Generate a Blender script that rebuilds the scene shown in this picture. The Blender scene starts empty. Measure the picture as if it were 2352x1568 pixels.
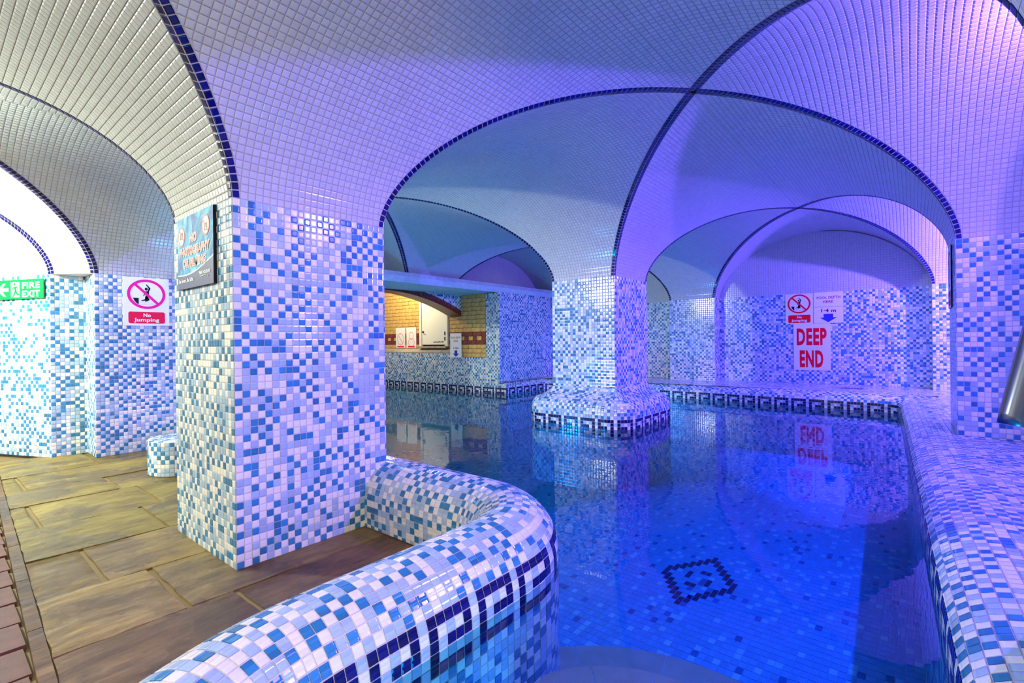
import bpy, bmesh, math, random
import numpy as np
from mathutils import Matrix, Vector
rnd = random.Random(7)
rng = np.random.default_rng(7)
sc = bpy.context.scene
COL = sc.collection

# ---------------------------------------------------------------- camera
CAMH = 0.9098
FPX = 1124.134
YAW, PITCH, ROLL = math.radians(39.301), math.radians(-0.071), math.radians(-0.687)
_f = np.array([math.cos(YAW)*math.cos(PITCH), math.sin(YAW)*math.cos(PITCH), math.sin(PITCH)])
_r = np.cross(_f, [0, 0, 1.]); _r /= np.linalg.norm(_r); _u = np.cross(_r, _f)
CR = math.cos(ROLL)*_r + math.sin(ROLL)*_u
CU = -math.sin(ROLL)*_r + math.cos(ROLL)*_u
CF = _f
CPOS = np.array([0, 0, CAMH])
cd = bpy.data.cameras.new('camera'); cam = bpy.data.objects.new('camera', cd); COL.objects.link(cam)
cd.sensor_width = 36; cd.lens = 36*FPX/2352; cd.clip_start = 0.02; cd.clip_end = 60
cam.matrix_world = Matrix(((CR[0], CU[0], -CF[0], 0), (CR[1], CU[1], -CF[1], 0), (CR[2], CU[2], -CF[2], CAMH), (0, 0, 0, 1)))
sc.camera = cam

# ---------------------------------------------------------------- world, lights, exposure
w = bpy.data.worlds.new('world'); sc.world = w; w.use_nodes = True
w.node_tree.nodes['Background'].inputs[0].default_value = (0.30, 0.32, 0.6, 1)
w.node_tree.nodes['Background'].inputs[1].default_value = 0.02
sc.view_settings.view_transform = 'Standard'; sc.view_settings.look = 'None'
sc.view_settings.gamma = 1; sc.view_settings.use_curve_mapping = False
sc.view_settings.exposure = 0.0

def light(name, kind, loc, col, power, size=0.1, direction=None, **kw):
    d = bpy.data.lights.new(name, kind); o = bpy.data.objects.new(name, d); COL.objects.link(o)
    o.location = loc; d.color = col; d.energy = power
    if kind in ('POINT', 'SPOT'): d.shadow_soft_size = size
    if kind == 'AREA': d.size = size
    if direction is not None:
        o.rotation_euler = Vector(direction).to_track_quat('-Z', 'Y').to_euler()
    for k, v in kw.items(): setattr(d, k, v)
    return o
VIO = (0.19, 0.09, 1.0)
light('violet_flood', 'SPOT', (2.77, -0.745, 2.2), VIO, 150, 0.03, (-0.27, 0.96, 0), spot_size=math.pi, spot_blend=0.0)
light('violet_flood', 'AREA', (2.77, -0.74, 2.2), VIO, 105, 0.05, (-0.08, 0.96, -0.2))
light('violet_flood', 'POINT', (6.6, -0.95, 2.0), (0.17, 0.09, 1.0), 640, 0.03)
light('white_light', 'POINT', (-0.95, 4.95, 1.98), (0.94, 1.0, 0.84), 480, 0.06)
light('white_light', 'POINT', (1.95, 4.2, 2.12), (0.60, 0.95, 1.0), 18, 0.05)  # weak fill added to the north bay, which has no lamp
light('warm_lamp', 'POINT', (-0.9, -0.72, 2.05), (1.0, 0.82, 0.60), 200, 0.12)
light('warm_lamp', 'POINT', (5.0, 7.0, 1.9), (1.0, 0.82, 0.5), 66, 0.08)
light('pool_fill_light', 'POINT', (1.95, 3.7, -0.36), (0.0, 0.46, 1.0), 85, 0.12, specular_factor=0)  # this and the next two: unseen underwater fills, added to brighten the water
light('pool_fill_light', 'POINT', (5.45, 3.05, -0.3), (0.0, 0.45, 1.0), 40, 0.15, specular_factor=0)
light('pool_fill_light', 'POINT', (0.95, -0.02, -0.25), (0.0, 0.40, 1.0), 26, 0.15, specular_factor=0)

sc.cycles.max_bounces = 7; sc.cycles.diffuse_bounces = 4; sc.cycles.glossy_bounces = 3
sc.cycles.transparent_max_bounces = 8; sc.cycles.transmission_bounces = 2; sc.cycles.volume_bounces = 0
sc.cycles.use_denoising = True
sc.cycles.sample_clamp_indirect = 6
sc.cycles.caustics_reflective = False; sc.cycles.caustics_refractive = False
sc.cycles.use_light_tree = True

# ---------------------------------------------------------------- materials
def srgb(r, g, b):
    return tuple((c/255/12.92 if c/255 <= 0.04045 else ((c/255+0.055)/1.055)**2.4) for c in (r, g, b)) + (1,)

def mat(name, col, rough=0.5, spec=0.5, metal=0.0, coat=0.0):
    m = bpy.data.materials.new(name); m.use_nodes = True
    b = m.node_tree.nodes['Principled BSDF']
    b.inputs['Base Color'].default_value = col
    b.inputs['Roughness'].default_value = rough
    b.inputs['Specular IOR Level'].default_value = spec
    b.inputs['Metallic'].default_value = metal
    b.inputs['Coat Weight'].default_value = coat
    return m

def tile_mat(name, col, rough=0.13, var=0.10, pillow=0.35):
    m = mat(name, col, rough, 0.5)
    nt = m.node_tree; N = nt.nodes; L = nt.links; b = N['Principled BSDF']
    uv = N.new('ShaderNodeUVMap')
    fl = N.new('ShaderNodeVectorMath'); fl.operation = 'FLOOR'; L.new(uv.outputs[0], fl.inputs[0])
    fr = N.new('ShaderNodeVectorMath'); fr.operation = 'FRACTION'; L.new(uv.outputs[0], fr.inputs[0])
    wn = N.new('ShaderNodeTexWhiteNoise'); wn.noise_dimensions = '2D'; L.new(fl.outputs[0], wn.inputs['Vector'])
    hsv = N.new('ShaderNodeHueSaturation'); hsv.inputs['Color'].default_value = col
    mr = N.new('ShaderNodeMapRange'); mr.inputs[3].default_value = 1-var; mr.inputs[4].default_value = 1+var*0.6
    L.new(wn.outputs[0], mr.inputs[0]); L.new(mr.outputs[0], hsv.inputs['Value'])
    L.new(hsv.outputs[0], b.inputs['Base Color'])
    # pillowed glaze: distance from the tile's centre
    sb = N.new('ShaderNodeVectorMath'); sb.operation = 'SUBTRACT'; sb.inputs[1].default_value = (0.5, 0.5, 0); L.new(fr.outputs[0], sb.inputs[0])
    ab = N.new('ShaderNodeVectorMath'); ab.operation = 'ABSOLUTE'; L.new(sb.outputs[0], ab.inputs[0])
    sx = N.new('ShaderNodeSeparateXYZ'); L.new(ab.outputs[0], sx.inputs[0])
    mx = N.new('ShaderNodeMath'); mx.operation = 'MAXIMUM'; L.new(sx.outputs[0], mx.inputs[0]); L.new(sx.outputs[1], mx.inputs[1])
    m2 = N.new('ShaderNodeMapRange'); m2.inputs[1].default_value = 0.28; m2.inputs[2].default_value = 0.5
    m2.inputs[3].default_value = 1; m2.inputs[4].default_value = 0; m2.interpolation_type = 'SMOOTHSTEP'; L.new(mx.outputs[0], m2.inputs[0])
    bp = N.new('ShaderNodeBump'); bp.inputs['Strength'].default_value = pillow; bp.inputs['Distance'].default_value = 0.003
    L.new(m2.outputs[0], bp.inputs['Height']); L.new(bp.outputs[0], b.inputs['Normal'])
    return m

M_WHITE = tile_mat('glaze_white', srgb(236, 236, 232), var=0.05)
M_PALE = tile_mat('glaze_pale_blue', srgb(168, 194, 220), var=0.12)
M_MID = tile_mat('glaze_mid_blue', srgb(52, 128, 178), var=0.25)
M_NAVY = tile_mat('glaze_navy', srgb(14, 14, 92), var=0.5, rough=0.1)
M_CEIL = tile_mat('glaze_ceiling_white', srgb(194, 197, 197), var=0.06, rough=0.16)
TILEM = [M_WHITE, M_PALE, M_MID, M_NAVY, M_CEIL]
M_GROUT = mat('grout', srgb(206, 200, 196), 0.9, 0.1)
M_GROUTP = mat('pool_grout', srgb(160, 190, 214), 0.9, 0.1)
M_GROUTC = mat('ceiling_grout', srgb(184, 178, 176), 0.9, 0.1)

def nz(nt, scale, detail=6, coord='Object', rough=0.6, mapping=None):
    tc = nt.nodes.new('ShaderNodeTexCoord'); n = nt.nodes.new('ShaderNodeTexNoise')
    n.inputs['Scale'].default_value = scale; n.inputs['Detail'].default_value = detail; n.inputs['Roughness'].default_value = rough
    if mapping:
        mp = nt.nodes.new('ShaderNodeMapping'); mp.inputs['Scale'].default_value = mapping
        nt.links.new(tc.outputs[coord], mp.inputs[0]); nt.links.new(mp.outputs[0], n.inputs['Vector'])
    else:
        nt.links.new(tc.outputs[coord], n.inputs['Vector'])
    return n
def ramp(nt, src, stops):
    r = nt.nodes.new('ShaderNodeValToRGB'); e = r.color_ramp.elements
    e[0].position, e[0].color = stops[0]; e[1].position, e[1].color = stops[-1]
    for p, c in stops[1:-1]:
        x = e.new(p); x.color = c
    nt.links.new(src, r.inputs[0]); return r

def stone_mat(name, cols, seed, wet=0.55):
    m = mat(name, cols[0], 0.5, 0.5); nt = m.node_tree; b = nt.nodes['Principled BSDF']
    n = nz(nt, 3.0, 12, 'Object', 0.7, (1, 3.2, 1)); n.inputs['Distortion'].default_value = 0.8; 
    oi = nt.nodes.new('ShaderNodeObjectInfo'); wm = nt.nodes.new('ShaderNodeMath'); wm.operation = 'MULTIPLY'; wm.inputs[1].default_value = 40; nt.links.new(oi.outputs['Random'], wm.inputs[0])
    n.noise_dimensions = '4D'; nt.links.new(wm.outputs[0], n.inputs['W'])
    r = ramp(nt, n.outputs[0], [(0.30, cols[0]), (0.45, cols[1]), (0.58, cols[2]), (0.72, cols[3])])
    n2 = nz(nt, 2.0, 4, 'Object', 0.6)
    wr = ramp(nt, n2.outputs[0], [(0.46, (1, 1, 1, 1)), (0.53, (0.50, 0.42, 0.33, 1))])
    nf = nz(nt, 26, 10, 'Object', 0.75, (0.6, 2.2, 1)); rf = ramp(nt, nf.outputs[0], [(0.32, (0.55, 0.5, 0.44, 1)), (0.5, (0.95, 0.95, 0.95, 1)), (0.7, (1.25, 1.25, 1.2, 1))])
    mf = nt.nodes.new('ShaderNodeMix'); mf.data_type = 'RGBA'; mf.blend_type = 'MULTIPLY'; mf.inputs[0].default_value = 0.75
    nt.links.new(r.outputs[0], mf.inputs[6]); nt.links.new(rf.outputs[0], mf.inputs[7])
    mixc = nt.nodes.new('ShaderNodeMix'); mixc.data_type = 'RGBA'; mixc.blend_type = 'MULTIPLY'; mixc.inputs[0].default_value = wet
    nt.links.new(mf.outputs[2], mixc.inputs[6]); nt.links.new(wr.outputs[0], mixc.inputs[7])
    hv = nt.nodes.new('ShaderNodeHueSaturation'); vr = nt.nodes.new('ShaderNodeMapRange'); vr.inputs[3].default_value = 0.84; vr.inputs[4].default_value = 1.18
    nt.links.new(oi.outputs['Random'], vr.inputs[0]); nt.links.new(vr.outputs[0], hv.inputs['Value']); nt.links.new(mixc.outputs[2], hv.inputs['Color'])
    nt.links.new(hv.outputs[0], b.inputs['Base Color'])
    rr = nt.nodes.new('ShaderNodeMapRange'); rr.inputs[1].default_value = 0.44; rr.inputs[2].default_value = 0.54
    rr.inputs[3].default_value = 0.55; rr.inputs[4].default_value = 0.16
    nt.links.new(n2.outputs[0], rr.inputs[0]); nt.links.new(rr.outputs[0], b.inputs['Roughness'])
    n3 = nz(nt, 4, 14, 'Object', 0.72, (0.7, 4.5, 1)); n3.inputs['Distortion'].default_value = 0.6
    bp = nt.nodes.new('ShaderNodeBump'); bp.inputs['Strength'].default_value = 0.9; bp.inputs['Distance'].default_value = 0.018
    nt.links.new(n3.outputs[0], bp.inputs['Height']); nt.links.new(bp.outputs[0], b.inputs['Normal'])
    return m
M_STONE = stone_mat('york_stone', [srgb(88, 64, 30), srgb(134, 108, 56), srgb(160, 134, 76), srgb(184, 160, 104)], 1)
M_STONE2 = stone_mat('york_stone_olive', [srgb(78, 62, 26), srgb(120, 102, 44), srgb(146, 126, 60), srgb(170, 150, 82)], 2)
M_STONE3 = stone_mat('york_stone_brown', [srgb(68, 44, 26), srgb(102, 72, 42), srgb(128, 96, 58), srgb(154, 122, 80)], 3, 0.8)
M_MORTAR = mat('floor_mortar', srgb(128, 108, 68), 0.6, 0.3)
def brick_mat(name, c1, c2, rough):
    m = mat(name, c1, rough, 0.5); nt = m.node_tree; b = nt.nodes['Principled BSDF']
    n = nz(nt, 14, 6); r = ramp(nt, n.outputs[0], [(0.35, c1), (0.65, c2)])
    nt.links.new(r.outputs[0], b.inputs['Base Color'])
    bp = nt.nodes.new('ShaderNodeBump'); bp.inputs['Strength'].default_value = 0.35; bp.inputs['Distance'].default_value = 0.004
    nt.links.new(n.outputs[0], bp.inputs['Height']); nt.links.new(bp.outputs[0], b.inputs['Normal']); return m
M_PAVER = brick_mat('red_brown_paver', srgb(80, 44, 38), srgb(112, 66, 56), 0.5)
M_YBRICK = brick_mat('buff_glazed_brick', srgb(196, 150, 78), srgb(222, 184, 112), 0.3)
M_RBRICK = brick_mat('oxblood_brick', srgb(104, 34, 26), srgb(142, 60, 48), 0.3)
M_BMORT = mat('brick_mortar', srgb(92, 76, 52), 0.9, 0.1)
M_PLASTER = brick_mat('painted_soffit', srgb(176, 204, 208), srgb(202, 222, 222), 0.6)
M_SILL = brick_mat('polished_granite', srgb(150, 142, 134), srgb(180, 172, 160), 0.12)
M_STEPS = brick_mat('beige_step_tile', srgb(244, 176, 150), srgb(250, 190, 164), 0.3)
M_DOOR = mat('door_paint', srgb(238, 236, 222), 0.35)
M_METALD = mat('dark_metal', srgb(60, 50, 45), 0.4, 0.5, 0.8)
M_CHROME = mat('polished_steel', srgb(120, 125, 150), 0.22, 0.5, 1.0)
M_DRAIN = mat('drain_metal', srgb(150, 110, 140), 0.35, 0.5, 0.6)
def flat(name, rgb_, rough=0.55): return mat(name, srgb(*rgb_), rough, 0.2)
M_PAPER = flat('sign_white', (240, 240, 240)); M_RED = flat('sign_red', (240, 6, 34)); M_RED2 = flat('sign_crimson', (225, 18, 70))
M_MAG = flat('sign_magenta', (236, 20, 150)); M_BLACK = flat('sign_black', (16, 14, 24)); M_BLUE = flat('sign_blue', (50, 60, 190))
M_GREEN = flat('sign_green', (0, 140, 66)); M_INDIGO = flat('sign_indigo', (30, 32, 96)); M_ORED = flat('sign_orange_red', (205, 52, 30))
M_DRED = flat('sign_dark_red', (168, 14, 50)); M_GREY = flat('sign_grey', (150, 150, 158))
def poster_mat():
    m = flat('poster_water_blue', (100, 180, 215), 0.6); m.node_tree.nodes['Principled BSDF'].inputs['Specular IOR Level'].default_value = 0.15; nt = m.node_tree; b = nt.nodes['Principled BSDF']
    n = nz(nt, 9, 3); n.inputs['Distortion'].default_value = 1.2
    r = ramp(nt, n.outputs[0], [(0.38, srgb(50, 84, 150)), (0.46, srgb(52, 126, 176)), (0.56, srgb(78, 160, 196)), (0.64, srgb(130, 190, 214))])
    nt.links.new(r.outputs[0], b.inputs['Base Color']); return m
M_POSTER = poster_mat()

# water: clear surface with Fresnel mirror, absorbing body
def water_mat():
    m = bpy.data.materials.new('pool_water'); m.use_nodes = True; nt = m.node_tree; N = nt.nodes; L = nt.links
    N.remove(N['Principled BSDF']); out = N['Material Output']
    tr = N.new('ShaderNodeBsdfTransparent'); gl = N.new('ShaderNodeBsdfGlossy'); gl.inputs['Roughness'].default_value = 0.0
    fz = N.new('ShaderNodeFresnel'); fz.inputs[0].default_value = 1.33
    mx = N.new('ShaderNodeMixShader'); L.new(fz.outputs[0], mx.inputs[0]); L.new(tr.outputs[0], mx.inputs[1]); L.new(gl.outputs[0], mx.inputs[2])
    L.new(mx.outputs[0], out.inputs['Surface'])
    n = nz(nt, 9, 2, 'Object', 0.5); bp = N.new('ShaderNodeBump'); bp.inputs['Strength'].default_value = 0.035; bp.inputs['Distance'].default_value = 0.02
    L.new(n.outputs[0], bp.inputs['Height']); L.new(bp.outputs[0], gl.inputs['Normal'])
    va = N.new('ShaderNodeVolumeAbsorption'); va.inputs['Color'].default_value = (0.30, 0.93, 0.998, 1); va.inputs['Density'].default_value = 2.5
    L.new(va.outputs[0], out.inputs['Volume'])
    return m
M_WATER = water_mat()

# ---------------------------------------------------------------- mesh helpers
def mk(name, verts, quads, mats, parent=None, uv=None, midx=None, origin=(0, 0, 0), link=True):
    """verts (N,3), quads (M,4) -> one mesh object"""
    verts = np.asarray(verts, dtype=np.float64) - np.asarray(origin)
    me = bpy.data.meshes.new(name); quads = np.asarray(quads, dtype=np.int32); n = len(quads)
    me.vertices.add(len(verts)); me.vertices.foreach_set('co', verts.astype(np.float32).ravel())
    me.loops.add(n*4); me.loops.foreach_set('vertex_index', quads.ravel())
    me.polygons.add(n); me.polygons.foreach_set('loop_start', np.arange(0, n*4, 4, dtype=np.int32))
    try: me.polygons.foreach_set('loop_total', np.full(n, 4, dtype=np.int32))
    except Exception: pass
    if midx is not None: me.polygons.foreach_set('material_index', np.asarray(midx, dtype=np.int32))
    if uv is not None:
        l = me.uv_layers.new(name='UVMap'); l.data.foreach_set('uv', np.asarray(uv, dtype=np.float32).ravel())
    for m in mats: me.materials.append(m)
    me.update(); me.validate(); me.shade_flat()
    o = bpy.data.objects.new(name, me)
    if parent is not None:
        o.parent = parent; o.location = Vector(origin) - parent.location if parent.parent is None else Vector(origin)
    else:
        o.location = origin
    COL.objects.link(o)
    return o

def thing(name, label, cat, loc=(0, 0, 0), group=None):
    o = bpy.data.objects.new(name, None); COL.objects.link(o); o.location = loc
    o.empty_display_size = 0.1
    o['label'] = label; o['category'] = cat
    if group: o['group'] = group
    return o
def struct(name, loc=(0, 0, 0), label=None):
    o = bpy.data.objects.new(name, None); COL.objects.link(o); o.location = loc; o['kind'] = 'structure'
    if label: o['label'] = label
    return o

class PB:  # polygon builder, one mesh object
    def __init__(s): s.v = []; s.f = []; s.m = []
    def poly(s, pts, mi=0):
        i = len(s.v); s.v += [tuple(map(float, p)) for p in pts]; s.f.append(tuple(range(i, i+len(pts)))); s.m.append(mi)
    def box(s, a, b, mi=0):
        x0, y0, z0 = a; x1, y1, z1 = b; i = len(s.v)
        s.v += [(x0,y0,z0),(x1,y0,z0),(x1,y1,z0),(x0,y1,z0),(x0,y0,z1),(x1,y0,z1),(x1,y1,z1),(x0,y1,z1)]
        for q in ((0,3,2,1),(4,5,6,7),(0,1,5,4),(1,2,6,5),(2,3,7,6),(3,0,4,7)): s.f.append(tuple(i+k for k in q)); s.m.append(mi)
    def tube(s, pts, r, n=16, caps=True, mi=0):
        pts = [Vector(p) for p in pts]; i0 = len(s.v); up = Vector((0.3, 0.2, 1)).normalized()
        for k, p in enumerate(pts):
            d = (pts[min(k+1, len(pts)-1)] - pts[max(k-1, 0)]).normalized()
            a = d.cross(up).normalized(); b = d.cross(a); rr = r[k] if isinstance(r, (list, tuple)) else r
            for j in range(n):
                t = 2*math.pi*j/n; s.v.append(tuple(p + a*math.cos(t)*rr + b*math.sin(t)*rr))
        for k in range(len(pts)-1):
            for j in range(n):
                j2 = (j+1) % n; s.f.append((i0+k*n+j, i0+k*n+j2, i0+(k+1)*n+j2, i0+(k+1)*n+j)); s.m.append(mi)
        if caps:
            s.f.append(tuple(i0+j for j in range(n))[::-1]); s.m.append(mi)
            e = i0+(len(pts)-1)*n; s.f.append(tuple(e+j for j in range(n))); s.m.append(mi)
    def build(s, name, mats, parent=None, origin=(0, 0, 0), bevel=0, smooth=False):
        me = bpy.data.meshes.new(name); O = Vector(origin)
        me.from_pydata([tuple(Vector(v)-O) for v in s.v], [], s.f)
        for m in (mats if isinstance(mats, (list, tuple)) else [mats]): me.materials.append(m)
        for p, mi in zip(me.polygons, s.m): p.material_index = mi; p.use_smooth = smooth
        me.update(); o = bpy.data.objects.new(name, me)
        if parent is not None:
            o.parent = parent
            base = Vector((0, 0, 0)); q = parent
            while q is not None: base += Vector(q.location); q = q.parent
            o.location = O - base
        else: o.location = O
        COL.objects.link(o)
        if bevel:
            b = o.modifiers.new('bevel', 'BEVEL'); b.width = bevel; b.segments = 2; b.limit_method = 'ANGLE'
        return o

# ---------------------------------------------------------------- mosaic engine
P = 0.03            # tile pitch
GAP = 0.055         # half joint in tile units
LIFT = 0.0022
NUV = [0]
def pick_cols(I, J, seed=0):
    """random but evenly mixed white / pale / mid blue, as the sheets are laid"""
    r = rng.random(len(I)); par = (I.astype(int) + J.astype(int)) % 2
    c = np.where(par == 0, np.where(r < 0.66, 0, np.where(r < 0.94, 1, 2)), np.where(r < 0.13, 0, np.where(r < 0.5, 1, 2)))
    return c
class Mosaic:
    def __init__(s): s.top = []; s.base = []; s.uv = []; s.col = []; s.gv = []; s.gq = []; s.gn = 0
    def add(s, S, u0, v0, u1, v1, col, lo=None, hi=None, flip=False, g=GAP, lift=LIFT, grout=True):
        """cells given by arrays u0,v0,u1,v1 (tile units); S(u,v)->(N,3); lo/hi(v): side limits"""
        u0, v0, u1, v1 = [np.asarray(a, float) for a in (u0, v0, u1, v1)]
        def corners(gg, ggv):
            va, vb = v0+ggv, v1-ggv
            c = [(u0+gg, va), (u1-gg, va), (u1-gg, vb), (u0+gg, vb)]; out = []
            for k, (uu, vv) in enumerate(c):
                if lo is not None: uu = np.minimum(np.maximum(uu, lo(vv)+(gg if gg else 0)), hi(vv)-(gg if gg else 0))
                out.append((uu, vv))
            return out
        C = corners(g, g)
        wid = np.minimum(np.maximum(C[1][0]-C[0][0], C[2][0]-C[3][0]), 9)
        keep = (wid > 0.12) & ((v1-v0) > 0.25)
        P4 = np.stack([S(uu, vv) for uu, vv in C], 1)
        e1 = P4[:, 1]-P4[:, 0] + P4[:, 2]-P4[:, 3]; e2 = P4[:, 3]-P4[:, 0] + P4[:, 2]-P4[:, 1]
        n = np.cross(e1, e2); n /= (np.linalg.norm(n, axis=1, keepdims=True)+1e-12)
        if flip: n = -n
        uv = np.stack([np.stack([uu, vv], 1) for uu, vv in C], 1)
        top = P4 + (n*lift)[:, None, :]; base = P4 - (n*0.0005)[:, None, :]
        if flip: top = top[:, ::-1]; base = base[:, ::-1]; uv = uv[:, ::-1]
        s.top.append(top[keep]); s.base.append(base[keep]); s.uv.append(uv[keep]); s.col.append(np.asarray(col)[keep])
        if grout:
            G = corners(0, 0); G4 = np.stack([S(uu, vv) for uu, vv in G], 1)
            if flip: G4 = G4[:, ::-1]
            s.gv.append(G4.reshape(-1, 3)); m = len(G4)
            s.gq.append(np.arange(m*4).reshape(m, 4)+s.gn); s.gn += m*4
    def rect(s, S, W, H, colf=None, j0=0, flip=False, u_start=0, base_col=None, **kw):
        """full grid on [0,W]x[0,H] tile units"""
        nu, nv = int(math.ceil(W-1e-6)), int(math.ceil(H-1e-6))
        I, J = np.meshgrid(np.arange(nu), np.arange(nv), indexing='ij'); I = I.ravel(); J = J.ravel()
        c = pick_cols(I, J) if base_col is None else np.full(len(I), base_col)
        if colf is not None: c = colf(I, J, c)
        pl = getattr(S, 'planar', False)
        s.add(S, I, J, np.minimum(I+1, W), np.minimum(J+1, H), c, flip=flip, grout=not pl, **kw)
        if pl:
            q = S(np.array([0., W, W, 0.]), np.array([0., 0., H, H])); q = q[::-1] if flip else q
            s.gv.append(q); s.gq.append(np.arange(4).reshape(1, 4)+s.gn); s.gn += 4
    def finish(s, parent, grout_mat, grout_name='grout', singles=0, maxdepth=99, tname='tile'):
        top = np.concatenate(s.top); base = np.concatenate(s.base); uv = np.concatenate(s.uv); col = np.concatenate(s.col)
        N = len(top)
        if s.gn:
            mk(grout_name, np.concatenate(s.gv), np.concatenate(s.gq), [grout_mat], parent, origin=tuple(parent.location))
        sel = np.zeros(N, bool)
        if singles:
            q = top - CPOS; d = q@CF; x = 1176+FPX*(q@CR)/np.maximum(d, 1e-3); y = 784-FPX*(q@CU)/np.maximum(d, 1e-3)
            ok = (d > 0.05).all(1) & (x > 2).all(1) & (x < 2350).all(1) & (y > 2).all(1) & (y < 1566).all(1)
            area = 0.5*((x[:, 2]-x[:, 0])*(y[:, 3]-y[:, 1])-(x[:, 3]-x[:, 1])*(y[:, 2]-y[:, 0]))
            area = np.where(ok, -area, 0)      # facing: counter-clockwise seen from the front is clockwise in y-down
            if getattr(s, 'mask', None) is not None: area = area*s.mask(top.mean(1))
            idx = np.argsort(-area)[:singles]; idx = idx[area[idx] > 0]; sel[idx] = True
            for k in idx:
                V = np.concatenate([top[k], base[k]]); c = top[k].mean(0)
                Q = [(0, 1, 2, 3), (0, 4, 5, 1), (1, 5, 6, 2), (2, 6, 7, 3), (3, 7, 4, 0)]
                U = np.zeros((5, 4, 2)); U[0] = uv[k]
                for a in range(4): U[1+a] = [uv[k][a], uv[k][a], uv[k][(a+1) % 4], uv[k][(a+1) % 4]]
                me = bpy.data.meshes.new(tname); me.from_pydata([tuple(v-c) for v in V], [], Q)
                me.materials.append(TILEM[int(col[k])]); l = me.uv_layers.new(name='UVMap'); l.data.foreach_set('uv', U.astype(np.float32).ravel())
                o = bpy.data.objects.new(tname, me); o.parent = parent; o.location = Vector(c)-Vector(parent.location); COL.objects.link(o)
        r = ~sel; top, base, uv, col = top[r], base[r], uv[r], col[r]; n = len(top)
        if n:
            V = np.concatenate([top, base], 1).reshape(-1, 3)
            o8 = (np.arange(n)*8)[:, None, None]
            Q = (np.array([(0, 1, 2, 3), (0, 4, 5, 1), (1, 5, 6, 2), (2, 6, 7, 3), (3, 7, 4, 0)])[None]+o8).reshape(-1, 4)
            U = np.zeros((n, 5, 4, 2)); U[:, 0] = uv
            for a in range(4):
                U[:, 1+a, 0] = uv[:, a]; U[:, 1+a, 1] = uv[:, a]; U[:, 1+a, 2] = uv[:, (a+1) % 4]; U[:, 1+a, 3] = uv[:, (a+1) % 4]
            o = mk('mosaic_tiles', V, Q, TILEM, parent, uv=U, midx=np.repeat(col, 5), origin=tuple(parent.location))
            o['kind'] = 'stuff'

def plane_S(o, du, dv):
    o, du, dv = [np.array(a, float) for a in (o, du, dv)]
    f = lambda u, v: o + np.asarray(u)[..., None]*du*P + np.asarray(v)[..., None]*dv*P
    f.planar = True
    return f
def face(M, x0, y0, x1, y1, z0, z1, u_off=0.0, **kw):
    """vertical mosaic face from (x0,y0) to (x1,y1), seen with its start on the left; top row starts at z1"""
    L = math.hypot(x1-x0, y1-y0); d = ((x1-x0)/L, (y1-y0)/L, 0)
    S = plane_S((x0, y0, z1), d, (0, 0, -1))
    M.rect(S, L/P, (z1-z0)/P, flip=True, **kw)

GREEK = {0: '111110', 1: '100010', 2: '111010', 3: '000010', 4: '111110'}
def greek(row0):
    def f(I, J, c):
        for r, pat in GREEK.items():
            p = np.array([int(ch) for ch in pat]); on = (J == row0+r)
            navy = p[I.astype(int) % 6] == 1
            c = np.where(on & navy, 3, c)
            c = np.where(on & ~navy, np.where((I+J) % 2 == 0, 0, 1), c)
        return c
    return f

ZS = 1.5            # springing line
CROWN = 0.81
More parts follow.
